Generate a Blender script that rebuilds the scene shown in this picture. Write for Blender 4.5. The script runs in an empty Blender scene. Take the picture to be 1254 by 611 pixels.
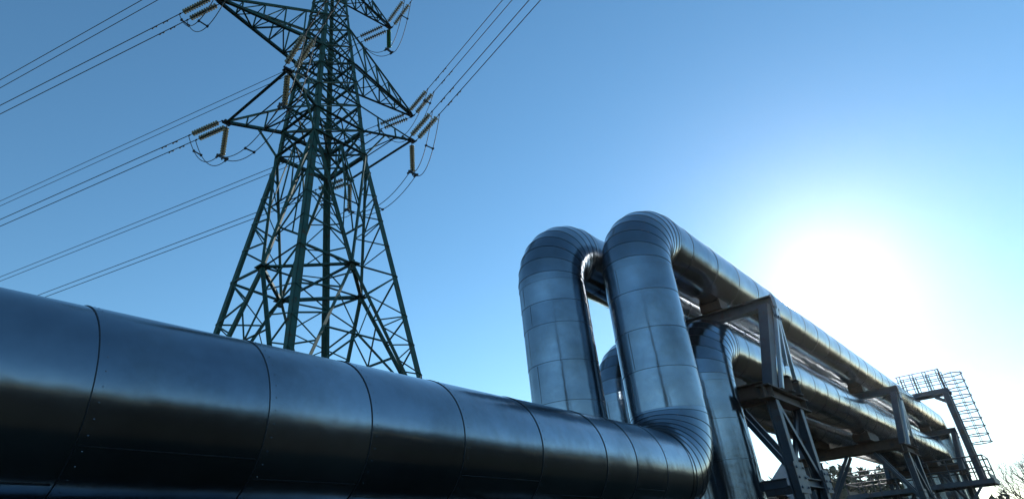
import bpy, math, random
from mathutils import Vector, Matrix
random.seed(7)
C = bpy.data.collections.new('place'); bpy.context.scene.collection.children.link(C)
SC = bpy.context.scene
PI = math.pi
V = Vector
GROUND = -1.6          # the eye is the origin, the ground lies 1.6 m below it

# ------------------------------------------------------------------ materials
def new_mat(name):
    m = bpy.data.materials.new(name); m.use_nodes = True
    nt = m.node_tree; b = nt.nodes['Principled BSDF']
    return m, nt, b
def node(nt, t, **kw):
    n = nt.nodes.new(t)
    for k, v in kw.items():
        if k in n.inputs.keys(): n.inputs[k].default_value = v
        else: setattr(n, k, v)
    return n
def ramp(nt, fac, stops):
    r = nt.nodes.new('ShaderNodeValToRGB')
    el = r.color_ramp.elements
    while len(el) < len(stops): el.new(.5)
    for e, (p, c) in zip(el, stops):
        e.position = p; e.color = c if len(c) == 4 else (*c, 1)
    nt.links.new(fac, r.inputs[0]); return r
def noise(nt, vec, scale, detail=4, rough=.55, stretch=None):
    if stretch:
        mp = nt.nodes.new('ShaderNodeMapping'); mp.inputs['Scale'].default_value = stretch
        nt.links.new(vec, mp.inputs['Vector']); vec = mp.outputs[0]
    n = nt.nodes.new('ShaderNodeTexNoise'); n.inputs['Scale'].default_value = scale
    n.inputs['Detail'].default_value = detail; n.inputs['Roughness'].default_value = rough
    nt.links.new(vec, n.inputs['Vector']); return n

def metal_cladding():
    m, nt, b = new_mat('galvanised_cladding')
    L = nt.links.new
    tc = nt.nodes.new('ShaderNodeTexCoord'); geo = nt.nodes.new('ShaderNodeNewGeometry')
    ob = tc.outputs['Object']
    spangle = noise(nt, ob, 9, 5, .6)
    stain = noise(nt, ob, 1.3, 6, .65)
    run = noise(nt, ob, 2.2, 3, .5, (2.2, 2.2, .35))
    grime = noise(nt, ob, .75, 7, .7)
    c1 = ramp(nt, stain.outputs['Fac'], [(.30, (.235, .275, .32)), (.55, (.315, .36, .405)), (.8, (.385, .425, .465))])
    c2 = ramp(nt, grime.outputs['Fac'], [(.46, (1, 1, 1)), (.70, (.66, .63, .58))])
    mul = node(nt, 'ShaderNodeMix', data_type='RGBA', blend_type='MULTIPLY'); mul.inputs[0].default_value = .8
    L(c1.outputs[0], mul.inputs[6]); L(c2.outputs[0], mul.inputs[7])
    isl = ramp(nt, geo.outputs['Random Per Island'], [(0, (.74, .765, .79)), (1, (1, 1, 1))])
    mul2 = node(nt, 'ShaderNodeMix', data_type='RGBA', blend_type='MULTIPLY'); mul2.inputs[0].default_value = 1
    L(mul.outputs[2], mul2.inputs[6]); L(isl.outputs[0], mul2.inputs[7])
    L(mul2.outputs[2], b.inputs['Base Color'])
    b.inputs['Metallic'].default_value = .93
    add = node(nt, 'ShaderNodeMath', operation='MULTIPLY_ADD'); add.inputs[1].default_value = .13; add.inputs[2].default_value = .085
    L(run.outputs['Fac'], add.inputs[0])
    add2 = node(nt, 'ShaderNodeMath', operation='MULTIPLY_ADD'); add2.inputs[1].default_value = .05
    L(geo.outputs['Random Per Island'], add2.inputs[0]); L(add.outputs[0], add2.inputs[2])
    gr = node(nt, 'ShaderNodeMath', operation='MULTIPLY_ADD'); gr.inputs[1].default_value = -.13
    L(c2.outputs[0], gr.inputs[0]); gr.inputs[2].default_value = .13
    add3 = node(nt, 'ShaderNodeMath', operation='ADD'); L(add2.outputs[0], add3.inputs[0]); L(gr.outputs[0], add3.inputs[1])
    L(add3.outputs[0], b.inputs['Roughness'])
    wav = noise(nt, ob, 1.5, 3, .5)
    bp = nt.nodes.new('ShaderNodeBump'); bp.inputs['Strength'].default_value = .36; bp.inputs['Distance'].default_value = .035
    L(wav.outputs['Fac'], bp.inputs['Height'])
    bp2 = nt.nodes.new('ShaderNodeBump'); bp2.inputs['Strength'].default_value = .05; bp2.inputs['Distance'].default_value = .006
    L(spangle.outputs['Fac'], bp2.inputs['Height']); L(bp.outputs[0], bp2.inputs['Normal'])
    L(bp2.outputs[0], b.inputs['Normal'])
    return m

def painted(name, col, col2, rough=.5, metallic=0., rust=None, scale=3., spec=.5):
    m, nt, b = new_mat(name); L = nt.links.new
    tc = nt.nodes.new('ShaderNodeTexCoord'); ob = tc.outputs['Object']
    n = noise(nt, ob, scale, 6, .65)
    r = ramp(nt, n.outputs['Fac'], [(.3, col), (.7, col2)])
    out = r.outputs[0]
    if rust:
        n2 = noise(nt, ob, scale * 1.7, 8, .7)
        f = ramp(nt, n2.outputs['Fac'], [(.53, (0, 0, 0)), (.66, (1, 1, 1))])
        mx = node(nt, 'ShaderNodeMix', data_type='RGBA'); L(f.outputs[0], mx.inputs[0]); L(out, mx.inputs[6])
        mx.inputs[7].default_value = (*rust, 1); out = mx.outputs[2]
    L(out, b.inputs['Base Color'])
    b.inputs['Roughness'].default_value = rough; b.inputs['Metallic'].default_value = metallic
    b.inputs['Specular IOR Level'].default_value = spec
    bp = nt.nodes.new('ShaderNodeBump'); bp.inputs['Strength'].default_value = .12; bp.inputs['Distance'].default_value = .01
    n3 = noise(nt, ob, scale * 9, 3); L(n3.outputs['Fac'], bp.inputs['Height']); L(bp.outputs[0], b.inputs['Normal'])
    return m

M = {}
M['clad'] = metal_cladding()
M['seam'] = painted('dark_lap_joint', (.045, .05, .055), (.09, .095, .10), .5, .6)
M['tower'] = painted('green_tower_paint', (.017, .072, .068), (.030, .10, .093), .6, 0, (.05, .035, .02), 1.2, .12)
M['bolt'] = painted('dark_tower_fittings', (.02, .03, .03), (.04, .05, .05), .5, .5)
M['steel'] = painted('blue_grey_steel_paint', (.06, .077, .10), (.10, .122, .148), .5, .05, (.09, .055, .035), 2.2)
M['rusty'] = painted('rusty_steel', (.10, .065, .045), (.17, .11, .075), .7, .1, (.07, .06, .055), 2.5)
M['strut'] = painted('pale_galvanised_strut', (.60, .63, .66), (.74, .76, .78), .4, .5, None, 4)
M['rail'] = painted('dark_railing_paint', (.05, .06, .07), (.09, .10, .11), .5, .1, (.09, .05, .03), 5)
M['wire'] = painted('weathered_aluminium_wire', (.035, .045, .05), (.06, .07, .075), .55, .4)
M['cap'] = painted('insulator_cap', (.03, .032, .028), (.06, .06, .05), .5, .4)
M['concrete'] = painted('concrete', (.22, .21, .2), (.34, .33, .31), .85, 0, None, 2.5)
M['bark'] = painted('grey_bark', (.035, .028, .022), (.075, .06, .048), .9, 0, None, 5)
M['needles'] = painted('conifer_needles', (.016, .034, .018), (.045, .075, .035), .75, 0, None, .8)
M['scrub'] = painted('olive_scrub_leaves', (.05, .062, .022), (.10, .105, .04), .8, 0, None, .8)
M['wood_far'] = painted('bare_winter_wood', (.030, .027, .020), (.075, .062, .042), .9, 0, None, .15)
M['roof'] = painted('grey_sheet_roof', (.16, .18, .22), (.25, .27, .31), .45, .2, None, .6)
M['wall'] = painted('brown_plank_wall', (.09, .06, .045), (.15, .10, .075), .8, 0, None, 1.1)
M['blue_wall'] = painted('pale_blue_gable', (.22, .28, .38), (.30, .36, .46), .6, 0, None, .9)
M['pane'] = painted('dark_window_pane', (.02, .025, .03), (.03, .035, .04), .1, 0, None, 1)
def glass(c=(.82, .79, .58), name='toughened_insulator_glass'):
    m, nt, b = new_mat(name)
    b.inputs['Base Color'].default_value = (c[0] * .3, c[1] * .3, c[2] * .3, 1)
    b.inputs['Roughness'].default_value = .08; b.inputs['IOR'].default_value = 1.5
    tr = nt.nodes.new('ShaderNodeBsdfTranslucent'); tr.inputs['Color'].default_value = (*c, 1)
    gl = nt.nodes.new('ShaderNodeBsdfGlass'); gl.inputs['Color'].default_value = (*c, 1); gl.inputs['Roughness'].default_value = .1
    mx = nt.nodes.new('ShaderNodeMixShader'); mx.inputs[0].default_value = .45
    mx2 = nt.nodes.new('ShaderNodeMixShader'); mx2.inputs[0].default_value = .5
    nt.links.new(gl.outputs[0], mx.inputs[1]); nt.links.new(tr.outputs[0], mx.inputs[2])
    nt.links.new(b.outputs[0], mx2.inputs[1]); nt.links.new(mx.outputs[0], mx2.inputs[2])
    nt.links.new(mx2.outputs[0], nt.nodes['Material Output'].inputs['Surface'])
    return m
M['glass'] = glass()
M['green_glass'] = glass((.10, .50, .25), 'green_insulator_glass')
def ground_mat():
    m, nt, b = new_mat('dry_grass_and_dirt'); L = nt.links.new
    tc = nt.nodes.new('ShaderNodeTexCoord'); ob = tc.outputs['Object']
    n1 = noise(nt, ob, .12, 8, .65); n2 = noise(nt, ob, 3.5, 8, .7)
    r1 = ramp(nt, n1.outputs['Fac'], [(.35, (.028, .025, .017)), (.5, (.050, .043, .028)), (.65, (.040, .043, .021))])
    r2 = ramp(nt, n2.outputs['Fac'], [(.3, (.55, .52, .48)), (.7, (1.15, 1.1, 1.0))])
    mx = node(nt, 'ShaderNodeMix', data_type='RGBA', blend_type='MULTIPLY'); mx.inputs[0].default_value = 1
    L(r1.outputs[0], mx.inputs[6]); L(r2.outputs[0], mx.inputs[7]); L(mx.outputs[2], b.inputs['Base Color'])
    b.inputs['Roughness'].default_value = .95; b.inputs['Specular IOR Level'].default_value = 0
    bp = nt.nodes.new('ShaderNodeBump'); bp.inputs['Strength'].default_value = .7; bp.inputs['Distance'].default_value = .06
    L(n2.outputs['Fac'], bp.inputs['Height']); L(bp.outputs[0], b.inputs['Normal'])
    return m
M['ground'] = ground_mat()

# ------------------------------------------------------------------ object helpers
def tag(o, label=None, cat=None, group=None, kind=None):
    if label: o['label'] = label
    if cat: o['category'] = cat
    if group: o['group'] = group
    if kind: o['kind'] = kind
    return o
def empty(name, loc, label=None, cat=None, group=None):
    o = bpy.data.objects.new(name, None); C.objects.link(o); o.location = loc
    o.empty_display_size = .2
    tag(o, label, cat, group); return o
def org(parent):
    p = V((0, 0, 0))
    while parent is not None: p = p + parent.location; parent = parent.parent
    return p

class MB:
    """collects pieces in world coordinates and links them as ONE mesh object"""
    def __init__(s): s.v = []; s.f = []; s.sm = []; s.mi = []
    def add(s, vs, fs, smooth=False, mi=0):
        o = len(s.v); s.v += [tuple(v) for v in vs]
        for f in fs: s.f.append(tuple(i + o for i in f)); s.sm.append(smooth); s.mi.append(mi)
    def box(s, c, size, rot=None, mi=0):
        c = V(c); hx, hy, hz = [q / 2 for q in size]
        vs = [V((x, y, z)) for x in (-hx, hx) for y in (-hy, hy) for z in (-hz, hz)]
        if rot is not None: vs = [rot @ v for v in vs]
        s.add([c + v for v in vs], [(0, 1, 3, 2), (4, 6, 7, 5), (0, 4, 5, 1), (2, 3, 7, 6), (0, 2, 6, 4), (1, 5, 7, 3)], False, mi)
    def bar(s, a, b, w, h=None, up=(0, 0, 1), mi=0):
        """box bar from a to b: w across, h along up"""
        a, b = V(a), V(b); h = h or w
        d = (b - a); L = d.length
        if L < 1e-6: return
        d /= L; u = V(up)
        if abs(d.dot(u)) > .97: u = V((1, 0, 0))
        x = d.cross(u).normalized(); z = x.cross(d).normalized()
        s.box((a + b) / 2, (L, w, h), Matrix((d, x, z)).transposed(), mi)
    def angle(s, a, b, w, t=None, up=(0, 0, 1), flip=1):
        """rolled L section from a to b with two flanges"""
        a, b = V(a), V(b); t = t or w * .16
        d = (b - a); L = d.length
        if L < 1e-6: return
        d /= L; u = V(up)
        if abs(d.dot(u)) > .97: u = V((1, 0, 0))
        x = d.cross(u).normalized() * flip; z = x.cross(d).normalized()
        if flip < 0: z = -z
        pr = [(0, 0), (w, 0), (w, t), (t, t), (t, w), (0, w)]
        off = w * .28
        vs = [a + x * (p - off) + z * (q - off) for p, q in pr] + [b + x * (p - off) + z * (q - off) for p, q in pr]
        fs = [(i, (i + 1) % 6, (i + 1) % 6 + 6, i + 6) for i in range(6)] + [(0, 1, 2, 3, 4, 5)[::-1], (6, 7, 8, 9, 10, 11)]
        s.add(vs, fs)
    def hbeam(s, a, b, w, h, t=.02, up=(0, 0, 1)):
        """I section: two flanges and a web"""
        a, b = V(a), V(b); d = (b - a).normalized(); u = V(up)
        x = d.cross(u).normalized(); z = x.cross(d).normalized()
        s.bar(a + z * (h / 2 - t / 2), b + z * (h / 2 - t / 2), w, t, up)
        s.bar(a - z * (h / 2 - t / 2), b - z * (h / 2 - t / 2), w, t, up)
        s.bar(a, b, t * .8, h - 2 * t - .002, up)
    def tube(s, pts, r, n=8, r1=None, caps=True, smooth=True, mi=0):
        pts = [V(p) for p in pts]; rings = []; up = V((.13, .27, .95)); k = len(pts)
        vs = []
        for i, p in enumerate(pts):
            d = (pts[min(i + 1, k - 1)] - pts[max(i - 1, 0)]).normalized()
            x = d.cross(up)
            if x.length < .05: x = d.cross(V((1, 0, 0)))
            x.normalize(); y = d.cross(x)
            rr = r if r1 is None else r + (r1 - r) * i / (k - 1)
            vs += [p + (x * math.cos(2 * PI * j / n) + y * math.sin(2 * PI * j / n)) * rr for j in range(n)]
        fs = [(i * n + j, i * n + (j + 1) % n, (i + 1) * n + (j + 1) % n, (i + 1) * n + j) for i in range(k - 1) for j in range(n)]
        s.add(vs, fs, smooth, mi)
        if caps: s.add(vs[:n] + vs[-n:], [tuple(range(n))[::-1], tuple(range(n, 2 * n))], False, mi)
    def lathe(s, a, axis, prof, n=16, mi=0):
        """profile (distance along axis, radius) turned about the axis through a"""
        a = V(a); d = V(axis).normalized(); x = d.orthogonal().normalized(); y = d.cross(x)
        vs = []
        for (t, r) in prof: vs += [a + d * t + (x * math.cos(2 * PI * j / n) + y * math.sin(2 * PI * j / n)) * r for j in range(n)]
        s.add(vs, [(i * n + j, i * n + (j + 1) % n, (i + 1) * n + (j + 1) % n, (i + 1) * n + j) for i in range(len(prof) - 1) for j in range(n)], True, mi)
    def ring(s, c, ax, r, t, n=28, k=5, a0=0, a1=2 * PI, x=None, mi=0):
        c = V(c); ax = V(ax).normalized(); x = V(x).normalized() if x else ax.orthogonal().normalized(); y = ax.cross(x)
        m = n + 1
        s.tube([c + (x * math.cos(a0 + (a1 - a0) * i / n) + y * math.sin(a0 + (a1 - a0) * i / n)) * r for i in range(m)], t, k, caps=(a1 - a0 < 6.2), mi=mi)
    def build(s, name, mat, parent=None, auto=None):
        me = bpy.data.meshes.new(name); o0 = org(parent)
        me.from_pydata([(v[0] - o0.x, v[1] - o0.y, v[2] - o0.z) for v in s.v], [], s.f)
        mats = mat if isinstance(mat, (list, tuple)) else [mat]
        for m in mats: me.materials.append(m)
        me.polygons.foreach_set('use_smooth', s.sm); me.polygons.foreach_set('material_index', s.mi)
        me.update()
        o = bpy.data.objects.new(name, me); C.objects.link(o)
        if parent is not None: o.parent = parent
        return o
def dup(o, parent=None):
    c = o.copy(); C.objects.link(c); c.parent = parent
    for ch in list(o.children): dup(ch, c)
    return c

# ------------------------------------------------------------------ camera, sky, sun
cam = bpy.data.cameras.new('camera'); co = bpy.data.objects.new('camera', cam); C.objects.link(co)
RM = Matrix(((6.59223078e-01, -3.22697340e-01, -6.79184334e-01), (-7.48378686e-01, -3.69456912e-01, -5.50845653e-01), (-7.31729196e-02, 8.71417246e-01, -4.85054334e-01)))
co.matrix_world = RM.to_4x4()
cam.sensor_width = 36; cam.lens = 774.845 / 1254 * 36
cam.shift_x = (627 - 581.406) / 1254; cam.shift_y = -(305.5 - 272.401) / 1254
cam.clip_start = .05; cam.clip_end = 6000
SC.camera = co
SUN_AZ, SUN_EL = math.radians(8.58), math.radians(19.3)
w = bpy.data.worlds.new('World'); SC.world = w; w.use_nodes = True
nt = w.node_tree; bg = nt.nodes['Background']
sky = nt.nodes.new('ShaderNodeTexSky'); sky.sky_type = 'NISHITA'; sky.sun_disc = False
sky.sun_elevation = SUN_EL; sky.sun_rotation = PI / 2 - SUN_AZ
sky.air_density = .95; sky.dust_density = .04; sky.ozone_density = 2.8; sky.altitude = 100
hs = nt.nodes.new('ShaderNodeHueSaturation'); hs.inputs['Saturation'].default_value = 1.12; hs.inputs['Hue'].default_value = .489
nt.links.new(sky.outputs[0], hs.inputs['Color']); nt.links.new(hs.outputs[0], bg.inputs['Color']); bg.inputs['Strength'].default_value = .15
sl = bpy.data.lights.new('sun', 'SUN'); so = bpy.data.objects.new('sun', sl); C.objects.link(so)
sd = V((math.cos(SUN_AZ) * math.cos(SUN_EL), math.sin(SUN_AZ) * math.cos(SUN_EL), math.sin(SUN_EL)))
so.rotation_euler = sd.to_track_quat('Z', 'Y').to_euler(); so.location = sd * 60 + V((0, 0, 30))
sl.energy = 3.2; sl.angle = math.radians(.53); sl.color = (1, .95, .87)
SC.view_settings.view_transform = 'Standard'; SC.view_settings.look = 'None'
SC.view_settings.exposure = .33; SC.view_settings.gamma = 1; SC.view_settings.use_curve_mapping = False
SC.render.engine = 'CYCLES'
SC.cycles.max_bounces = 8; SC.cycles.use_denoising = True; SC.cycles.caustics_reflective = False; SC.cycles.caustics_refractive = False

# ------------------------------------------------------------------ ground
g = MB(); n = 60; S = 640
def gz(x, y):
    d = math.hypot(x - 15, y - 5)
    return GROUND + (0 if d < 70 else (d - 70) * .004 * (1 + .5 * math.sin(x * .013) * math.cos(y * .011)))
xs = [(-1 + 2 * i / n) for i in range(n + 1)]
xs = [math.copysign(abs(t) ** 2.2, t) * S for t in xs]
vs = [(x, y, gz(x, y)) for x in xs for y in xs]
g.add(vs, [(i * (n + 1) + j, (i + 1) * (n + 1) + j, (i + 1) * (n + 1) + j + 1, i * (n + 1) + j + 1) for i in range(n) for j in range(n)], True)
tag(g.build('ground', M['ground']), kind='structure')

# ------------------------------------------------------------------ pipelines
R = .6
NS = 72
def rings_sheet(mb, p0, p1, ax0, ax1, xr, r0, r1):
    """one sheet of cladding from ring p0 to ring p1 (mitre planes ax0, ax1)"""
    pass
def straight(name, a, b, cuts, parent, lap=.004, seam_along=None, rivets=None):
    """clad straight run from a to b; cuts are distances of the ring laps"""
    a, b = V(a), V(b); d = (b - a); L = d.length; d /= L
    x = d.orthogonal().normalized()
    if abs(d.z) < .5: x = V((0, 0, 1))
    y = d.cross(x)
    mb = MB(); st = [0] + [c for c in cuts if .05 < c < L - .05] + [L]
    cs = [(math.cos(2 * PI * j / NS), math.sin(2 * PI * j / NS)) for j in range(NS)]
    for i in range(len(st) - 1):
        t0, t1 = st[i], st[i + 1]
        k = max(1, int((t1 - t0) / .5)); vs = []; jit = random.uniform(-.0015, .0015)
        for q in range(k + 1):
            t = t0 + (t1 - t0) * q / k
            if q == k and i < len(st) - 2: t += .03
            rr = R + lap * (1 - q / k) + jit
            vs += [a + d * t + (x * c + y * s_) * rr for c, s_ in cs]
        mb.add(vs, [(q * NS + j, q * NS + (j + 1) % NS, (q + 1) * NS + (j + 1) % NS, (q + 1) * NS + j) for q in range(k) for j in range(NS)], True)
        if i > 0:   # raised swage and dark joint at the lap
            for (t_, rr, ww, mi) in ((t0 - .002, R + lap + .0004, .0065, 1),):
                vs = []
                for (dt, dr) in ((-ww / 2, -.004), (-ww / 4, .0015), (ww / 4, .0015), (ww / 2, -.004)):
                    vs += [a + d * (t_ + dt) + (x * c + y * s_) * (rr + dr) for c, s_ in cs]
                mb.add(vs, [(q * NS + j, q * NS + (j + 1) % NS, (q + 1) * NS + (j + 1) % NS, (q + 1) * NS + j) for q in range(3) for j in range(NS)], True, mi)
    o = mb.build(name, [M['clad'], M['seam']], parent)
    if rivets:
        rb = MB()
        for t0 in st[1:-1]:
            for j in range(44):
                an = 2 * PI * j / 44 + .03
                nrm = x * math.cos(an) + y * math.sin(an)
                rb.lathe(a + d * (t0 + .045) + nrm * (R + lap - .001), nrm, [(0, .005), (.0025, .004), (.0035, .0005)], 6)
        ob = rb.build('screw_heads', M['clad'], o); ob['kind'] = 'stuff'
    if seam_along:   # longitudinal lap of each sheet, staggered
        lb = MB()
        for i in range(len(st) - 1):
            an = seam_along[i % len(seam_along)]
            nrm = x * math.cos(an) + y * math.sin(an); tan = d.cross(nrm)
            p = a + d * (st[i] + .02) + nrm * (R + .0035); q = a + d * (st[i + 1] - .02) + nrm * (R + .002)
            lb.bar(p, q, .006, .003, nrm)
        lb.build('lap_joint', M['seam'], o)
    return o
def elbow(c, r_bend, u, v, parent, gores=9):
    """mitred quarter bend: from c + r_bend*u round to c + r_bend*v (u, v unit, square to each other)"""
    c, u, v = V(c), V(u), V(v); ax = u.cross(v)
    mb = MB(); cs = [(math.cos(2 * PI * j / NS), math.sin(2 * PI * j / NS)) for j in range(NS)]
    # end half gores then full ones
    an = [0] + [PI / 2 * (i + .5) / gores for i in range(gores)] + [PI / 2]
    def ring(i, rr):
        th = an[i]; rad = u * math.cos(th) + v * math.sin(th)
        stretch = 1 if i in (0, len(an) - 1) else 1 / math.cos(PI / 4 / gores)
        return [c + rad * (r_bend + cc * rr) * stretch + ax * (ss * rr) for cc, ss in cs]
    for i in range(len(an) - 1):
        j_ = random.uniform(-.001, .001)
        A, B = ring(i, R + .005 + j_), ring(i + 1, R + j_)
        mid = [(p + q) / 2 for p, q in zip(A, B)]
        mb.add(A + mid + B, [(q * NS + j, q * NS + (j + 1) % NS, (q + 1) * NS + (j + 1) % NS, (q + 1) * NS + j) for q in range(2) for j in range(NS)], True)
        if i > 0:
            th = an[i]; tan = (-u * math.sin(th) + v * math.cos(th))
            base = ring(i, R + .0055); vs = []
            cen = c + (u * math.cos(th) + v * math.sin(th)) * r_bend
            for (dt, dr) in ((-.003, -.004), (-.0015, .0006), (.0015, .0006), (.003, -.004)):
                vs += [p + tan * dt + (p - cen).normalized() * dr for p in base]
            mb.add(vs, [(q * NS + j, q * NS + (j + 1) % NS, (q + 1) * NS + (j + 1) % NS, (q + 1) * NS + j) for q in range(3) for j in range(NS)], True, 1)
    return mb.build('elbow', [M['clad'], M['seam']], parent)

def pipeline(name, label, y, zlow, zup, xr, xend, rb, x0, low_cuts, up_step, riser_cuts, rivets=False, group=None, gores=8):
    root = empty('steam_pipeline', (xr, y, GROUND), label, 'pipeline', group)
    L = xr - rb - x0
    straight('straight_run', (x0, y, zlow), (xr - rb, y, zlow), low_cuts(L), root, seam_along=[PI - .62, PI - 1.02, PI - .8], rivets=rivets)
    elbow((xr - rb, y, zlow + rb), rb, (0, 0, -1), (1, 0, 0), root, gores)
    straight('riser', (xr, y, zlow + rb), (xr, y, zup - rb), riser_cuts, root, seam_along=[1.9, 2.15], rivets=False)
    elbow((xr + rb, y, zup - rb), rb, (-1, 0, 0), (0, 0, 1), root, gores)
    Lu = xend - xr - 2 * rb; k = int(Lu / up_step)
    straight('straight_run', (xr + rb, y, zup), (xend - rb, y, zup), [.55 + i * up_step for i in range(k + 1)], root, seam_along=[PI / 2 + 2.4, PI / 2 + 2.8])
    elbow((xend - rb, y, zup - rb), rb, (0, 0, 1), (1, 0, 0), root, gores)
    straight('riser', (xend, y, zup - rb), (xend, y, GROUND - .3), [1.2, 2.4, 3.6, 4.8], root)
    return root
YB, Z1, ZU, XB, XA, YA = 4.34992, 1.06189, 5.30963, 9.80529, 9.12654, 5.73134
RB = .93
def cuts_from_end(step, first):
    return lambda L: sorted([L - first - i * step for i in range(int((L - first) / step) + 1)])
P1CUTS = [8.1, 7.31, 6.62, 5.4, 4.25, 3.21, 2.33, 1.25, .2, -.85, -1.9, -2.95, -4.0, -5.05]
X0 = -14.
pipeline('b', 'large silver pipe crossing the foreground and rising in the front upright of the loop', YB, Z1, ZU, XB, 43.0, RB, X0,
         lambda L: sorted([x - X0 for x in P1CUTS]), 1.18, [.05, .62, 1.27, 1.92, 2.36], rivets=True, group='silver pipelines')
pipeline('a', 'silver pipe whose tall upright stands left of the front upright', YA, Z1, ZU, XA, 44.3, RB, X0,
         cuts_from_end(1.18, .4), 1.18, [.3, .95, 1.6, 2.0, 2.36], group='silver pipelines')
YD, YC, XD, XC, ZL, ZLL = 4.6, 6.2, 12.2, 12.1, 3.75, -.55
pipeline('d', 'silver pipe standing right of the front bend, running on below the top pipes', YD, ZLL, ZL, XD, 42.2, RB, X0,
         cuts_from_end(1.18, .4), 1.18, [.35, 1.05, 1.75, 2.4, 2.75, 3.03], group='silver pipelines')
pipeline('c', 'silver pipe only glimpsed between the two tall uprights of the loop', YC, ZLL, ZL, XC, 43.4, RB, X0,
         cuts_from_end(1.18, .4), 1.18, [.35, 1.05, 1.75, 2.4, 2.75, 3.03], group='silver pipelines')

# low saddle under the near pipe
def pipe_pier(x, label):
    r = empty('pipe_pier', (x, 5.04, GROUND), label, 'pier', 'piers under the low pipes')
    m = MB(); m.box((x, 5.04, GROUND + .2), (.9, 2.7, .6)); m.build('footing', M['concrete'], r)
    for y in (YB, YA):
        m = MB(); m.box((x, y, (GROUND + .5 + .28) / 2), (.28, .34, .28 - GROUND - .5)); m.build('post', M['steel'], r)
        m = MB(); m.box((x, y, .34), (.36, .62, .12)); m.box((x, y - .26, .47), (.34, .06, .14)); m.box((x, y + .26, .47), (.34, .06, .14)); m.build('saddle', M['strut'], r)
    return r
pipe_pier(7.75, 'steel post pier carrying the low silver pipes just before their bend')

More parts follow.
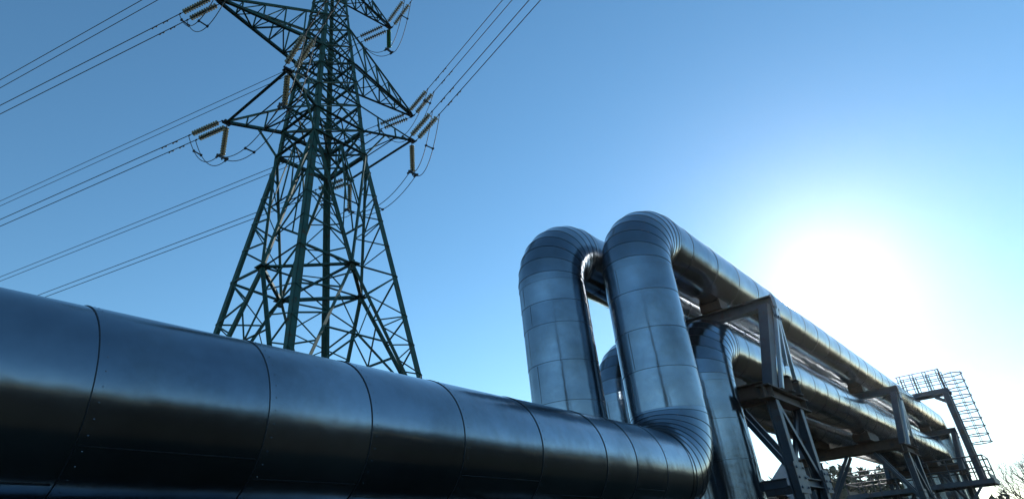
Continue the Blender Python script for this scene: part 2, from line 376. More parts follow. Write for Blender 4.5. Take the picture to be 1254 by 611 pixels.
# ------------------------------------------------------------------ pipe trestles
GT = 'steel trestles carrying the pipe bridge'
YN, YF = 3.5, 6.55; LEAN = {3.5: -.22, 6.55: 0}           # near and far leg rows
def trestle(X0):
    t = empty('pipe_trestle', (X0, YN, GROUND))
    zl = 2.38; za = 4.31
    for Y in (YN, YF):
        for sx in (-1, 1):
            m = MB(); x = X0 - .1 + sx * .72
            m.hbeam((x, Y, GROUND), (x, Y, zl), .18, .18, .016, up=(0, 1, 0))
            m.build('leg', M['steel'], t)
            m = MB(); m.box((x, Y, GROUND + .08), (.6, .6, .36)); m.build('footing', M['concrete'], t)
        m = MB(); m.hbeam((X0 - 1.2, Y, zl + .12), (X0 + 1.2, Y, zl + .12), .24, .24, .02)
        m.box((X0 - 1.0, Y, zl + .12), (.016, .22, .2)); m.box((X0 + 1.0, Y, zl + .12), (.016, .22, .2))
        m.build('ledge_beam', M['rusty'], t)
        for (z0, z1, s) in ((GROUND + .5, .95, 1), (GROUND + .5, .95, -1), (1.05, zl - .05, 1), (1.05, zl - .05, -1)):
            m = MB(); oy = .04 * s
            m.angle((X0 - s * .68, Y + oy, z0), (X0 + s * .68, Y + oy, z1), .10, .014, (0, 1, 0)); m.build('diagonal_brace', M['steel'], t)
        m = MB(); m.hbeam((X0 - .68, Y, 1.0), (X0 + .68, Y, 1.0), .14, .14, .012); m.build('tie_bar', M['steel'], t)
        for (gx, gw, gh) in ((X0 - .82, .55, .5), (X0 + .76, .36, .4)):
            m = MB(); m.box((gx, Y - .11, 1.05), (gw, .018, gh)); gp = m.build('gusset_plate', M['steel'], t)
            for bx in (-.32, .32):
                for bz in (-.32, 0, .32):
                    m = MB(); m.lathe((gx + bx * gw, Y - .118, 1.05 + bz * gh), (0, -1, 0), [(0, .022), (.018, .022), (.02, .014), (.021, .001)], 6); m.build('bolt', M['steel'], gp)
    # lower crossbeams (across the bridge) and the braces below them
    for sx in (-1, 1):
        x = X0 + .3 + sx * .26
        m = MB(); m.hbeam((x, YN - .2, zl + .395), (x, YF + .2, zl + .395), .24, .30, .022)
        m.build('crossbeam', M['rusty'], t)
        for (ya, z_a, yb, z_b) in ((YN + .1, 1.0, 4.5, zl + .22), (YF - .1, 1.0, 5.35, zl + .22)):
            m = MB(); m.angle((x, ya, z_a), (x, yb, z_b), .09, .014, (1, 0, 0)); m.build('knee_brace', M['steel'], t)
        m = MB(); m.hbeam((X0 + sx * .80, YN + .16, 1.0), (X0 + sx * .80, YF - .16, 1.0), .13, .15, .012); m.build('tie_bar', M['steel'], t)
    # saddles under the lower pipes
    for Y in (YD, YC):
        m = MB(); m.box((X0, Y, zl + .66), (1.5, .5, .22)); m.box((X0, Y - .2, zl + .85), (1.3, .05, .16)); m.box((X0, Y + .2, zl + .85), (1.3, .05, .16)); m.build('saddle', M['rusty'], t)
    # A-frames up to the top crossbeam
    for Y in (YN, YF):
        m = MB()
        s = 1
        vs = [];
        ln = LEAN[Y]
        for yy in (Y - .09, Y + .09):
            vs += [V((X0 - .34, yy + ln, za)), V((X0 - .04, yy + ln, za)), V((X0 - .54, yy, zl + .25)), V((X0 - .84, yy, zl + .25))]
        m.add(vs, [(0, 1, 2, 3), (7, 6, 5, 4), (0, 4, 5, 1), (1, 5, 6, 2), (2, 6, 7, 3), (3, 7, 4, 0)])
        m.build('post', M['steel'], t)
        for k, (xb, zb) in enumerate(((-.42, zl + .26), (.12, zl + .75), (.66, zl + .26))):
            m = MB(); m.angle((X0 + .02 + .02 * k, Y - .13 + ln, za - .02), (X0 + xb, Y - .13 + ln * (zb - zl - .25) / 1.6, zb), .07, .012, (0, 1, 0))
            m.build('strut', M['strut'], t)
        m = MB(); m.box((X0 + .02, Y - .115 + ln, za - .12), (.42, .02, .3)); gp = m.build('gusset_plate', M['steel'], t)
        for bx in (-.16, 0, .16):
            for bz in (-.1, .08):
                m = MB(); m.lathe((X0 + .02 + bx, Y - .124 + ln, za - .12 + bz), (0, -1, 0), [(0, .028), (.022, .028), (.026, .018), (.027, .001)], 6); m.build('bolt', M['steel'], gp)
    m = MB(); m.hbeam((X0, YN - .34, za + .11), (X0, YF + .15, za + .11), .24, .22, .02)
    for q in range(5): m.box((X0 + .075, YN - .1 + q * .8, za + .11), (.10, .016, .175))
    m.box((X0, YN - .35, za + .11), (.25, .02, .23))
    m.build('crossbeam', M['steel'], t)
    for Y in (YB, YA):
        m = MB(); m.box((X0, Y, za + .31), (.44, .36, .17)); m.box((X0, Y - .2, za + .36), (.46, .04, .26)); m.box((X0, Y + .2, za + .36), (.46, .04, .26)); m.build('saddle', M['rusty'], t)
    return t
TX = (13.3, 25.7, 39.4)
TL = ('blue grey steel trestle closest to the pipe loop, beside the right upright', 'blue grey steel trestle in the middle of the pipe bridge',
      'blue grey steel trestle at the far end of the pipe bridge, under the caged ladder')
t0 = trestle(TX[0]); tag(t0, TL[0], 'trestle', GT)
for x, l in zip(TX[1:], TL[1:]):
    t = dup(t0); t.location.x = x; t['label'] = l

# ------------------------------------------------------------------ platforms and caged ladder at the far trestle
XP = 38.0
p = empty('access_platform', (XP, 5.0, 1.95), 'long low steel platform with railings across the far trestle', 'platform', 'platforms at the far trestle')
m = MB(); m.box((XP + .2, 5.35, 2.0), (2.5, 5.8, .05))
for i in range(8): m.bar((XP - 1.05, 2.65 + i * .77, 1.9), (XP + 1.45, 2.65 + i * .77, 1.9), .06, .12)
m.build('deck', M['rail'], p)
m = MB()
for x in (XP - 1.08, XP + 1.48): m.bar((x, 2.42, 1.93), (x, 8.2, 1.93), .07, .2)
for y in (2.39, 8.23): m.bar((XP - 1.1, y, 1.93), (XP + 1.5, y, 1.93), .07, .2)
m.build('edge_beam', M['steel'], p)
for x in (XP - 1.06, XP + 1.46):
    for (ya, yb) in ((2.42, 8.2),):
        for z, r_ in ((2.98, .034), (2.5, .028)):
            m = MB(); m.tube([(x, ya, z), (x, yb, z)], r_, 8); m.build('handrail', M['rail'], p)
    for i in range(9):
        y = 2.44 + i * .715; m = MB(); m.tube([(x, y, 2.0), (x, y, 2.98)], .03, 8); m.build('railing_post', M['rail'], p)
for y in (2.42, 8.2):
    for z in (2.98, 2.5):
        m = MB(); m.tube([(XP - 1.06, y, z), (XP + 1.46, y, z)], .024, 8); m.build('handrail', M['rail'], p)
    m = MB(); m.box((XP + .2, y, 2.13), (2.5, .015, .18)); m.build('toe_board', M['rail'], p)
for y in (2.8, 7.8):
    m = MB(); m.angle((XP - .9, y, 1.85), (XP - .9, y + (1 if y < 5 else -1) * .9, .9), .09, .012); m.build('bracket', M['steel'], p)
# upper platform over the pipes
p = empty('access_platform', (XP, 3.4, 5.92), 'small high steel platform above the top pipes, joined to the caged ladder', 'platform', 'platforms at the far trestle')
m = MB(); m.box((XP, 3.6, 6.06), (1.0, 1.9, .05)); m.build('deck', M['rail'], p)
m = MB()
for x in (XP - .48, XP + .48): m.hbeam((x, 2.62, 5.96), (x, 4.6, 5.96), .09, .16, .012)
m.build('edge_beam', M['steel'], p)
for x in (XP - .48, XP + .48):
    m = MB(); m.hbeam((x, 2.8, 2.05), (x, 2.8, 5.87), .26, .24, .02, (0, 1, 0)); m.build('post', M['steel'], p)
    m = MB(); m.bar((x, 2.78, 5.45), (x, 3.35, 5.87), .08); m.build('bracket', M['steel'], p)
    for z in (6.98, 6.72, 6.46):
        m = MB(); m.tube([(x, 2.68, z), (x, 4.55, z)], .018, 6); m.build('handrail', M['rail'], p)
    for i in range(4):
        for dy in (0, .13):
            m = MB(); y = 2.7 + i * .55 + dy; m.tube([(x, y, 6.0), (x, y, 6.98)], .02, 6); m.build('railing_post', M['rail'], p)
# ladder
lx, ly = XP - .1, 2.74
ld = empty('caged_ladder', (lx, ly, 2.0), 'tall steel ladder inside a hooped safety cage at the far end of the pipe bridge', 'ladder')
for s in (-1, 1):
    m = MB(); m.bar((lx + s * .24, ly, 2.0), (lx + s * .24, ly, 7.05), .05, .03, (0, 1, 0)); m.build('stile', M['rail'], ld)
for i in range(17):
    m = MB(); z = 2.25 + i * .28; m.tube([(lx - .24, ly, z), (lx + .24, ly, z)], .013, 6); m.build('rung', M['rail'], ld)
hz = [3.55 + i * .347 for i in range(10)]
for z in hz:
    m = MB()
    pts = [(lx - .26, ly, z)] + [(lx + .52 * math.cos(PI + PI * q / 14), ly - .36 + .50 * math.sin(PI + PI * q / 14), z) for q in range(15)] + [(lx + .26, ly, z)]
    m.tube(pts, .023, 6); m.build('hoop', M['rail'], ld)
for q in (1, 5, 9, 13):
    x, y = lx + .525 * math.cos(PI + PI * q / 14), ly - .36 + .505 * math.sin(PI + PI * q / 14)
    m = MB(); m.tube([(x, y, hz[0]), (x, y, hz[-1] + .06)], .013, 5); m.build('cage_strap', M['rail'], ld)

# ------------------------------------------------------------------ lattice tower
D = 48.; TC = V((D * math.cos(.9597919), D * math.sin(.9597919), 0)); PHI = PI * 135 / 180
tw = empty('transmission_tower', (TC.x, TC.y, GROUND), 'tall green lattice power line tower with three pairs of arms', 'tower')
prof = [(GROUND, 10.98), (8.2, 9.38), (21.27, 6.62), (33.66, 3.93), (36.38, 3.678), (39.31, 3.38), (42.21, 3.0), (44.63, 2.72), (49.2, 2.2), (53.1, 1.78), (55.8, 1.62), (59.5, 1.4), (66, .25)]
def hd(z):
    for (a, ha), (b, hb) in zip(prof, prof[1:]):
        if z <= b: return ha + (hb - ha) * (z - a) / (b - a)
    return prof[-1][1]
def cn(k, z):
    h = hd(z); a = PHI + k * PI / 2
    return V((TC.x + h * math.cos(a), TC.y + h * math.sin(a), z))
def lerp(a, b, t): return a + (b - a) * t
def one(name, mat, fn, parent=tw):
    m = MB(); fn(m); return m.build(name, mat, parent)
for k in range(4):
    m = MB()
    zs = [p_[0] for p_ in prof]
    for z0, z1 in zip(zs, zs[1:]):
        wd = .50 if z1 <= 21.3 else .47 if z1 < 34 else .44 if z1 < 40 else .38 if z1 < 50 else .28
        a, b = cn(k, z0), cn(k, z1)
        for other in (1, 3):
            e0 = (cn((k + other) % 4, z0) - a).normalized(); e1 = (cn((k + other) % 4, z1) - b).normalized()
            n0 = V((0, 0, 1)).cross(e0).normalized() * (1 if other == 1 else -1); t_ = wd * .13
            m.add([a, a + e0 * wd, a + e0 * wd + n0 * t_, a + n0 * t_, b, b + e1 * wd, b + e1 * wd + n0 * t_, b + n0 * t_],
                  [(0, 1, 2, 3), (4, 7, 6, 5), (0, 4, 5, 1), (1, 5, 6, 2), (2, 6, 7, 3), (3, 7, 4, 0)])
    m.build('leg', M['tower'], tw)
    # bolted joint plates on the leg
    a0 = PHI + k * PI / 2
    for z in (33.66, 36.38, 39.31, 42.21, 44.63, 49.2, 53.1, 55.8):
        sz = .62 if z < 37 else .42
        for da in (-PI / 4, PI / 4):
            m = MB(); nrm = V((math.cos(a0 + da), math.sin(a0 + da), 0)); tan = V((-nrm.y, nrm.x, 0)) * (1 if da > 0 else -1)
            m.box(cn(k, z) + tan * sz * .62 + nrm * .03, (.03, sz * 1.2, sz), Matrix((nrm, V((-nrm.y, nrm.x, 0)), V((0, 0, 1)))).transposed())
            m.build('gusset_plate', M['tower'], tw)
faces = [(k, (k + 1) % 4) for k in range(4)]
def member(name, a, b, w): one(name, M['tower'], lambda m: m.angle(a, b, w, w * .17))
for (k, j) in faces:
    # big lower panel: X from the feet (z 8.2) to the waist (33.66) crossing in the face's middle
    zM = 21.27; Mid = (cn(k, zM) + cn(j, zM)) / 2
    for q in (k, j):
        member('diagonal', cn(q, 33.66), Mid, .24); member('diagonal', Mid, cn(q, 8.2), .26)
    red = MB()
    def L_(a, b, w=.11): red.angle(a, b, w, .02)
    for q in (k, j):
        up = [lerp(cn(q, 33.66), Mid, t) for t in (.2, .4, .6, .8)]
        for i, pt in enumerate(up):
            z = pt.z; lg = cn(q, z + .6); L_(pt, lg, .11)
            if i < 3:
                L_(lg, up[i + 1], .10)
        dn = [lerp(Mid, cn(q, 8.2), t) for t in (.18, .36, .54, .72, .88)]
        L_(Mid, cn(q, zM + .3), .16)
        L_(cn(q, zM + .3), dn[0], .11)
        for i, pt in enumerate(dn):
            z = pt.z; lg = cn(q, z - .8); L_(pt, lg, .11)
            if i < 4: L_(lg, dn[i + 1], .10)
        # inside triangle between the two upper diagonals and below
    ua, ub = [lerp(cn(q, 33.66), Mid, .5) for q in (k, j)]
    L_(ua, ub, .14); L_((ua + ub) / 2, lerp(cn(k, 33.66), cn(j, 33.66), .5), .10)
    L_(ua, lerp(cn(k, 33.66), cn(j, 33.66), .5), .12); L_(ub, lerp(cn(k, 33.66), cn(j, 33.66), .5), .12)
    da, db = [lerp(Mid, cn(q, 8.2), .45) for q in (k, j)]
    L_(da, db, .15)
    fa, fb = [lerp(Mid, cn(q, 8.2), .75) for q in (k, j)]; fm = (da + db) / 2
    L_(fa, fm, .12); L_(fb, fm, .12); L_(lerp(da, Mid, .5), fm, .10); L_(lerp(db, Mid, .5), fm, .10)
    L_(fa, fb, .13)
    bm = lerp(cn(k, 2.5), cn(j, 2.5), .5)
    L_(cn(k, 8.2), bm, .2); L_(cn(j, 8.2), bm, .2); L_(cn(k, 8.2), cn(j, 8.2), .2)
    red.build('lattice_bracing', M['tower'], tw)
    # body panels above the waist
    lev = [33.66, 36.38, 39.31, 42.21, 44.63, 46.9, 49.2, 51.2, 53.1, 55.8, 57.7, 59.5]
    for z in lev:
        member('horizontal_beam', cn(k, z), cn(j, z), 0.29 if z < 37 else .2 if z in (39.31, 42.21, 44.63, 49.2, 55.8) else .11)
    for i in range(len(lev) - 1):
        wd = .135 if lev[i] < 40 else .115
        member('diagonal', cn(k, lev[i]), cn(j, lev[i + 1]), wd); member('diagonal', cn(j, lev[i]), cn(k, lev[i + 1]), wd)
    member('diagonal', cn(k, 59.5), lerp(cn(j, 66), cn(j, 59.5), .1), .1)
    red = MB()
    for i in range(4):
        z0, z1 = lev[i], lev[i + 1]; xm = (cn(k, z0) + cn(j, z1) + cn(j, z0) + cn(k, z1)) / 4
        L_(xm, cn(k, (z0 + z1) / 2), .09); L_(xm, cn(j, (z0 + z1) / 2), .09)
    red.build('lattice_bracing', M['tower'], tw)
# plan diaphragms
Ms = [(cn(k, 21.27) + cn(j, 21.27)) / 2 for k, j in faces]
for i in range(4): member('diaphragm_beam', Ms[i], Ms[(i + 1) % 4], .26)
for i in (0, 1): member('diaphragm_beam', Ms[i], Ms[i + 2], .16)
for q in Ms: one('gusset_plate', M['tower'], lambda m: m.box(q, (.9, .9, .09)))
for q in Ms: one('joint_box', M['tower'], lambda m: m.box(q + V((0, 0, -.1)), (.3, .3, .9)))
for z in (33.66, 36.38, 44.63):
    for i in (0, 1): member('diaphragm_beam', cn(i, z), cn(i + 2, z), .16)
    for i in range(4): member('diaphragm_beam', lerp(cn(i, z), cn((i + 1) % 4, z), .5), lerp(cn((i + 1) % 4, z), cn((i + 2) % 4, z), .5), .12)
# crossarms (along -x and +x)
def truss_arm(s, z, zt, tips, wid, tie_w):
    """s=-1: toward -x.  two bottom chords from the body to the tip(s), two ties from above, lacing between them"""
    ks = (0, 1) if s < 0 else (3, 2)       # +y corner, -y corner
    root = tips[0] if False else None
    arm = MB(); lac = MB()
    b = [cn(k, z) for k in ks]; t = [cn(k, zt) for k in ks]
    e = tips if len(tips) == 2 else [tips[0] + V((0, .16, 0)), tips[0] + V((0, -.16, 0))]
    for i in (0, 1):
        arm.angle(b[i], e[i], wid, wid * .16); arm.angle(t[i], e[i] + V((0, 0, .12)), tie_w, tie_w * .16)
    if len(tips) == 2: arm.angle(e[0], e[1], wid, wid * .16)
    n = 4 if len(tips) == 1 else 2
    for i in range(1, n + 1):
        f = i / (n + 1); f0 = (i - 1) / (n + 1)
        p = [lerp(b[q], e[q], f) for q in (0, 1)]; u = [lerp(t[q], e[q], f) for q in (0, 1)]; p0 = [lerp(b[q], e[q], f0) for q in (0, 1)]; u0 = [lerp(t[q], e[q], f0) for q in (0, 1)]
        lac.angle(p[0], p[1], .12); 
        lac.angle(p0[i % 2], p[1 - i % 2], .12)
        for q in (0, 1):
            lac.angle(p[q], u[q], .11)
            if len(tips) == 1: lac.angle(p[q], u0[q], .11)
        if len(tips) == 1: lac.angle(u[0], u[1], .09)
    a = arm.build('crossarm', M['tower'], tw); lac.build('lattice_bracing', M['tower'], a)
    for q in tips:
        pl = MB(); pl.box(q + V((0, 0, -.04)), (.75, .5, .1)); pl.box(q, (.5, .12, .5)); pl.build('tip_plate', M['bolt'], a)
tip = {}
ZA, LA, WA = 36.38, 6.84, 4.58; ZB, LB = 44.63, 11.3; ZT, LT = 55.79, 8.22
tip['left'] = V((TC.x - LA, TC.y + WA, ZA)); tip['near'] = V((TC.x - LA, TC.y - WA, ZA))
tip['far'] = V((TC.x + LA, TC.y + WA, ZA)); tip['right'] = V((TC.x + LA, TC.y - WA, ZA))
tip['midleft'] = V((TC.x - LB, TC.y, ZB)); tip['midright'] = V((TC.x + LB, TC.y, ZB))
tip['topleft'] = V((TC.x - LT, TC.y, ZT)); tip['topright'] = V((TC.x + LT, TC.y, ZT))
truss_arm(-1, ZA, 39.31, [tip['left'], tip['near']], .26, .16); truss_arm(1, ZA, 39.31, [tip['far'], tip['right']], .26, .16)
truss_arm(-1, ZB, 49.2, [tip['midleft']], .26, .2); truss_arm(1, ZB, 49.2, [tip['midright']], .26, .2)
truss_arm(-1, ZT, 59.5, [tip['topleft']], .22, .16); truss_arm(1, ZT, 59.5, [tip['topright']], .22, .16)
# lower knees of the lowest arms, from the waist to the outer corners
for k, q in ((0, 'left'), (1, 'near'), (2, 'right'), (3, 'far')): one('knee_brace', M['tower'], lambda m: m.angle(cn(k, 33.66), lerp(cn(k, 36.38), tip[q], .45), .16))

# ------------------------------------------------------------------ insulator strings
def make_string(mat, n, L, name='insulator_string'):
    """hangs along local -z from the origin; n glass discs"""
    root = empty(name, (0, 0, 0))
    d0 = L * .12; sp = (L * .78) / n
    m = MB(); m.tube([(0, 0, 0), (0, 0, -d0)], .035, 6); m.tube([(0, 0, -L * .9), (0, 0, -L)], .035, 6)
    m.box((0, 0, -L), (.1, .1, .16)); m.box((0, 0, -.04), (.12, .08, .16)); m.build('fitting', M['bolt'], root)
    m = MB()
    for i in range(n):
        z = -d0 - i * sp; m.lathe((0, 0, z), (0, 0, -1), [(0, .03), (.005, .092), (sp * .42, .10), (sp * .48, .045), (sp, .04)], 10)
    m.build('caps', M['cap'], root)
    m = MB()
    for i in range(n):
        z = -d0 - i * sp - sp * .42
        m.lathe((0, 0, z), (0, 0, -1), [(0, .09), (.012, .16), (.028, .225), (.04, .25), (.048, .235), (.036, .16), (.042, .15), (.03, .09)], 14)
    m.build('glass_discs', mat, root)
    return root
LS = 3.8; LV = 3.5
proto = make_string(M['glass'], 11, LS)
GI = 'glass insulator strings on the tower'
used = [False]
def place_string(p0, d, label, src=None):
    if src is None:
        o = proto if not used[0] else dup(proto); used[0] = True
    else: o = src
    o.location = p0
    o.rotation_euler = V((-d[0], -d[1], -d[2])).to_track_quat('Z', 'Y').to_euler()
    tag(o, label, 'insulator', GI); return o
WL, WR = math.radians(106.89), math.radians(-99.5)
dL = V((math.cos(WL), math.sin(WL), -.038)); dR = V((math.cos(WR), math.sin(WR), .172))
def catenary(p0, d, T, sag, n=40): return [p0 + d * (T * i / n) + V((0, 0, -sag * 4 * (i / n) * (1 - i / n) * .5)) for i in range(n + 1)]
def wire(name, pts, label, cat, group, r=.03, mat=None):
    m = MB(); m.tube(pts, r, 6); o = m.build(name, mat or M['wire']); tag(o, label, cat, group); return o
def sagged(a, b, s, n=16):
    return [lerp(a, b, i / n) + V((0, 0, -s * 4 * (i / n) * (1 - i / n))) for i in range(n + 1)]
PX = .40    # half spacing of the twin conductors
desc = {'left': 'lowest left arm tip', 'near': 'lowest arm tip in front of tower', 'far': 'lowest arm tip behind tower legs', 'right': 'lowest right arm tip',
        'midleft': 'long left arm tip at the top edge', 'midright': 'long right arm tip', 'topright': 'short upper right arm tip', 'topleft': 'uppermost left arm tip'}
ends = {}
for q, dirs in {'left': 'L', 'near': 'R', 'far': 'L', 'right': 'R', 'midleft': 'LR', 'midright': 'LR', 'topright': 'LR', 'topleft': 'L'}.items():
    for dd in dirs:
        d = (dL if dd == 'L' else dR).copy()
        if (q, dd) == ('midleft', 'L'): d.z += .02
        if (q, dd) == ('topleft', 'L'): d.z -= .02
        dn = d.normalized()
        side = V((dn.y, -dn.x, 0)).normalized()
        if side.x < 0: side = -side
        for s, nm in ((-1, 'upper'), (1, 'lower')):
            p0 = tip[q] + side * s * PX + dn * .15
            word = 'left' if dd == 'L' else 'overhead right'
            place_string(p0, dn, f'{nm} glass insulator string pulled {word} from {desc[q]}')
            e = p0 + dn * (LS + .1)
            ends[(q, dd, s)] = e
            T = 170 if dd == 'L' else 58
            w_ = wire('power_line', catenary(e - dn * .12, d, T, .6 if dd == 'L' else .25), f'{nm} dark wire running {word} from {desc[q]}', 'power line', 'twin power lines strung from the tower', .042)
            for k_ in (1.6, 2.9):
                dm = MB(); c_ = e + d * k_ + V((0, 0, -.1)); dm.tube([c_ - dn * .22, c_ + dn * .22], .02, 5)
                for sg in (-1, 1): dm.lathe(c_ + dn * (.22 * sg) - dn * .08, dn, [(0, .02), (.02, .075), (.14, .075), (.16, .02)], 8)
                dm.bar(c_, c_ + V((0, 0, .12)), .06); dm.build('vibration_damper', M['bolt'], w_)
# vertical strings with yokes that steady the jumpers
gproto = make_string(M['green_glass'], 10, LV)
yoke = {}
for q in ('left', 'near', 'far', 'right', 'topright'):
    nm = {'left': 'left', 'near': 'near', 'far': 'far', 'right': 'right', 'topright': 'upper right'}[q]
    p0 = tip[q] + V((0, 0, -.1))
    if q == 'topright': place_string(p0, V((0, 0, -1)), f'green glass insulator string hanging upright below {desc[q]}', gproto)
    else: place_string(p0, V((0, 0, -1)), f'brownish insulator string hanging upright below {desc[q]}')
    z = p0 + V((0, 0, -LV - .1)); yoke[q] = z
    m = MB(); m.bar(z + V((-.5, 0, 0)), z + V((.5, 0, 0)), .14, .2)
    for s in (-1, 1): m.bar(z + V((s * PX, -.28, -.1)), z + V((s * PX, .28, -.1)), .13, .16)
    tag(m.build('jumper_yoke', M['bolt']), f'dark steel yoke at the string foot below {desc[q]}', 'yoke', 'jumper yokes under the arms')
GJ = 'slack jumper wires under the arms'
JP = {}
def jumper(key, pts, label):
    o = wire('jumper_wire', pts, label, 'jumper wire', GJ, .036)
    if key in JP:
        other = JP[key]; n_ = len(pts)
        for f in (.10, .5, .88):
            i = int(f * n_); sp_ = MB(); sp_.bar(pts[i], other[i], .07, .1)
            for p_ in (pts[i], other[i]): sp_.box(p_, (.14, .2, .16))
            sp_.build('spacer', M['bolt'], o)
    else: JP[key] = pts
for s, nm in ((-1, 'outer'), (1, 'inner')):
    for (a, b, pos) in (('left', 'near', 'left'), ('far', 'right', 'right')):
        A, B = ends[(a, 'L', s)], ends[(b, 'R', s)]
        YAk, YBk = yoke[a] + V((s * PX, 0, -.12)), yoke[b] + V((s * PX, 0, -.12))
        pts = sagged(A, YAk, 1.5)[:-1] + sagged(YAk, YBk, 1.6)[:-1] + sagged(YBk, B, 2.0)
        jumper(pos, pts, f'{nm} slack jumper wire looping below the lowest {pos} arm')
    for q, pos in (('midleft', 'long left'), ('midright', 'long right')):
        A, B = ends[(q, 'L', s)], ends[(q, 'R', s)]
        jumper(pos, sagged(A, B, 3.9, 24), f'{nm} slack jumper wire hanging under the {pos} arm tip')
    A, B, Y_ = ends[('topright', 'L', s)], ends[('topright', 'R', s)], yoke['topright'] + V((s * PX, 0, -.12))
    jumper('top', sagged(A, Y_, 1.2)[:-1] + sagged(Y_, B, 1.9), f'{nm} slack jumper wire hanging under the short upper right arm')

# ------------------------------------------------------------------ far trees and the shed
def gnd(x, y): return gz(x, y)
def conifer(h, seed):
    rnd = random.Random(seed)
    root = empty('conifer_tree', (0, 0, 0))
    m = MB(); m.tube([(0, 0, 0), (.05, 0, h * .5), (0, .03, h)], h * .018, 6, .01); m.build('trunk', M['bark'], root)
    m = MB(); z = h * .14
    while z < h * .99:
        rr = (h - z) * .30 * rnd.uniform(.65, 1.2) + .12; k = rnd.randint(6, 9); a0 = rnd.uniform(0, 6.3)
        for i in range(k):
            a = a0 + 2 * PI * i / k + rnd.uniform(-.3, .3); L = rr * rnd.uniform(.55, 1.15)
            d = V((math.cos(a), math.sin(a), 0)); t = V((-d.y, d.x, 0))
            for q in range(5):
                f = (q + .6) / 5; c = d * L * f + V((0, 0, z - L * f * .35 + rnd.uniform(-.1, .1)))
                for s in (-1, 1):
                    l = L * .42 * (1.15 - f * .7) + .12
                    e = c + t * s * l + d * l * .7 + V((0, 0, -l * .25 + rnd.uniform(-.08, .08)))
                    wv = d * l * .3 + V((0, 0, rnd.uniform(-.1, .1)))
                    m.add([c - wv * .5, e, c + wv + V((0, 0, l * .12))], [(0, 1, 2)])
        z += h * rnd.uniform(.022, .04)
    m.build('crown', M['needles'], root)
    return root
GC = 'dark conifers beyond the pipe bridge'
cps = [conifer(9.3, s) for s in (1, 2, 3)]
spots = [(98, 20.1, 1.0, 'tallest dark conifer beyond the bridge, left of the long platform'), (96.5, 22.0, .78, 'shorter dark conifer beside the tallest one beyond the bridge'), (95, 24.2, .86, 'dark conifer halfway between the first trestle and the tallest conifer'),
         (97, 26.0, .72, 'low dark conifer just right of the first trestle'), (94, 30.0, .98, 'dark conifer showing between the right upright and the first trestle'), (95, 31.8, .9, 'dark conifer partly hidden by the right silver upright'),
         (99, 18.2, .80, 'dark conifer seen through the far platform railings'), (101, 16.6, .70, 'dark conifer right of the railings of the far platform'), (97, 28.0, .9, 'dark conifer seen through the braces of the first trestle')]
for i, (x, y, s, l) in enumerate(spots):
    o = cps[i] if i < 3 else dup(cps[i % 3])
    o.location = (x, y, gnd(x, y)); o.scale = (s, s, s); o.rotation_euler = (0, 0, i * 1.3); tag(o, l, 'tree', GC)
def bare_tree(x, y, h, label, seed=3):
    rnd = random.Random(seed)
    root = empty('bare_tree', (x, y, gnd(x, y)), label, 'tree')
    tr, tw_ = MB(), MB(); b0 = V((x, y, gnd(x, y)))
    def grow(p, d, L, r, depth):
        q = p + d * L
        mid = (p + q) / 2 + V((rnd.uniform(-1, 1), rnd.uniform(-1, 1), rnd.uniform(-.3, .6))) * L * .07
        (tr if depth < 3 else tw_).tube([p, mid, q], r, 5, r * .68, caps=False)
        if depth >= 7: return
        for i in range(3 if depth in (0, 1) else 2):
            nd = (d + V((rnd.uniform(-1, 1), rnd.uniform(-1, 1), rnd.uniform(-.35, .75))) * .72).normalized()
            grow(q, nd, L * rnd.uniform(.66, .86), r * .66, depth + 1)
    for k in range(3): grow(b0 + V((k * .3 - .3, k * .2, 0)), V((rnd.uniform(-.3, .3), rnd.uniform(-.4, .4), 1)).normalized(), h * .25, h * .018, 0)
    tr.build('trunk', M['bark'], root); tw_.build('crown', M['bark'], root)
bare_tree(60, 1.6, 6.4, 'leafless spreading tree at the lower right corner, right of the far platform', 3)
sh = empty('leafy_shrub', (58, 3.3, gnd(58, 3.3)), 'olive green shrub under the far platform beside the leafless tree', 'shrub')
m = MB(); rnd = random.Random(5)
for i in range(800):
    a = rnd.uniform(0, 6.3); t = rnd.uniform(0, 1); rr = 1.2 * (1 - t * .6) * rnd.random() ** .5
    c = V((58 + rr * math.cos(a), 3.3 + rr * math.sin(a), gnd(58, 3.3) + .3 + t * 3.0)); d = V((rnd.gauss(0, 1), rnd.gauss(0, 1), rnd.gauss(0, 1))).normalized() * .13; e = d.orthogonal().normalized() * .08
    m.add([c - d, c + e, c + d, c - e], [(0, 1, 2, 3)])
m.build('crown', M['scrub'], sh)
m = MB()
for i in range(7): m.tube([(58, 3.3, gnd(58, 3.3)), (58 + rnd.uniform(-.8, .8), 3.3 + rnd.uniform(-.8, .8), gnd(58, 3.3) + rnd.uniform(1.6, 2.8))], .04, 5, .012)
m.build('stem', M['bark'], sh)
# shed
hx, hy = 66, 20.6; hg = gnd(hx, hy)
hs = empty('gabled_house', (hx, hy, hg), 'small gabled house with pale roof seen through the legs of the first trestle', 'house')
m = MB(); vs = []
for x in (hx - 3.2, hx + 3.2):
    vs += [(x, hy - 1.6, hg), (x, hy + 2.6, hg), (x, hy + 2.6, hg + 4.6), (x, hy + .3, hg + 6.9), (x, hy - 1.6, hg + 4.9)]
m.add(vs, [(0, 1, 2, 3, 4), (9, 8, 7, 6, 5), (0, 5, 6, 1), (1, 6, 7, 2), (4, 9, 5, 0)]); m.build('wall', M['wall'], hs)
m = MB(); m.bar((hx, hy - 1.95, hg + 4.62), (hx, hy + .33, hg + 7.03), 7.2, .12, (0, .7, .7)); m.bar((hx, hy + .33, hg + 7.03), (hx, hy + 3.0, hg + 4.3), 7.2, .12, (0, -.7, .7)); m.build('roof', M['roof'], hs)
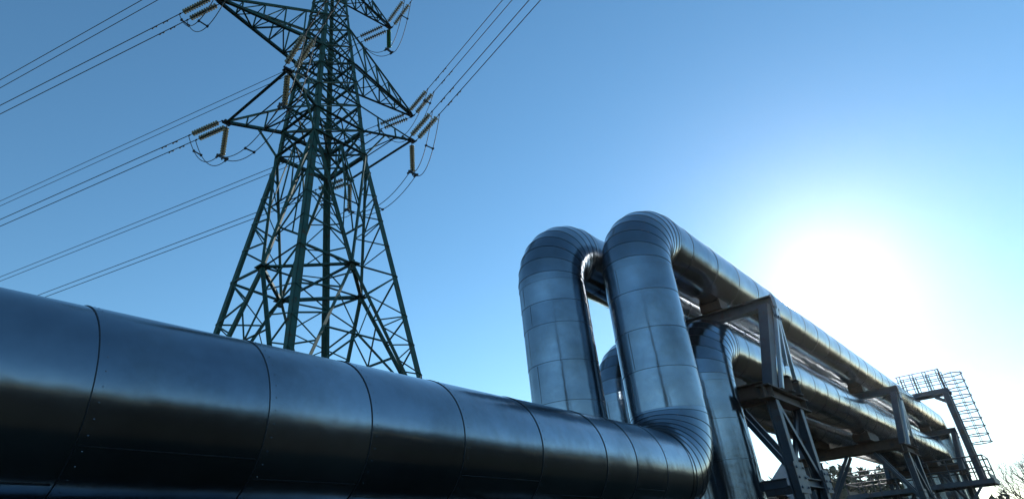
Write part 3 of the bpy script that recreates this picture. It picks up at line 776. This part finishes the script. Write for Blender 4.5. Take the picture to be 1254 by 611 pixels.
m = MB(); m.box((hx - 3.22, hy - .9, hg + 3.2), (.04, 1.3, 3.0)); m.build('side_panel', M['blue_wall'], hs)
m = MB(); m.box((hx - 3.24, hy + 1.2, hg + 2.9), (.06, 1.0, 1.2)); wn = m.build('window', M['roof'], hs)
m = MB(); m.box((hx - 3.26, hy + 1.2, hg + 2.9), (.06, .8, 1.0)); m.build('pane', M['pane'], wn)
# woods round the site: one mass, low beyond the bridge, taller behind the viewpoint and mirrored in the cladding
def wood(name, mat, n, pick, quads, seed):
    m = MB(); rnd = random.Random(seed)
    for i in range(n):
        a, d, h = pick(rnd, i); x, y = d * math.cos(a), d * math.sin(a); z0 = gnd(x, y)
        m.tube([(x, y, z0), (x + rnd.uniform(-.4, .4), y + rnd.uniform(-.4, .4), z0 + h)], .16, 4, .03, caps=False)
        for q in range(quads(i)):
            t = rnd.uniform(.2, 1); rr = h * .2 * (1.15 - t) + .3; b = rnd.uniform(0, 6.3)
            p_ = V((x, y, z0 + h * t)); e = p_ + V((math.cos(b) * rr, math.sin(b) * rr, rnd.uniform(.2, 1.4) if name == 'forest' else rnd.uniform(-.8, .2)))
            sidev = V((-math.sin(b), math.cos(b), .3)) * rnd.uniform(.2, .5)
            m.add([p_, e - sidev, e + sidev * 1.2 + V((0, 0, .5))], [(0, 1, 2)])
    return tag(m.build(name, mat), kind='stuff')
def behind(r, i):
    if i < 3: return math.radians((206, 210, 222)[i]), (19, 26, 23)[i], (14, 12, 10)[i]
    return math.radians(r.uniform(100, 340)), r.uniform(55, 95), r.uniform(8, 15)
def ahead(r, i):
    a = math.radians(r.uniform(-25, 100)); d = r.uniform(112, 160)
    if .14 < a < .62 and i % 3: return a, r.uniform(96, 122), r.uniform(8.5, 11.5)
    return a, d, (r.uniform(4, 6) if a < .13 else r.uniform(7.5, 10.5))
wood('forest', M['wood_far'], 500, behind, lambda i: 900 if i < 3 else 34, 11)
wood('woods', M['needles'], 640, ahead, lambda i: 75, 12)

# thin forward scattering air round everything
m = MB(); m.box((0, 0, 35), (1320, 1320, 76)); hz_ = m.build('haze', M['wire'])
hm = bpy.data.materials.new('thin_haze'); hm.use_nodes = True; hn = hm.node_tree; hn.nodes.clear()
ho = hn.nodes.new('ShaderNodeOutputMaterial'); pv = hn.nodes.new('ShaderNodeVolumePrincipled')
pv.inputs['Color'].default_value = (.97, .98, 1, 1); pv.inputs['Density'].default_value = .00010; pv.inputs['Anisotropy'].default_value = .875
hn.links.new(pv.outputs[0], ho.inputs['Volume'])
hz_.data.materials[0] = hm; tag(hz_, kind='stuff')
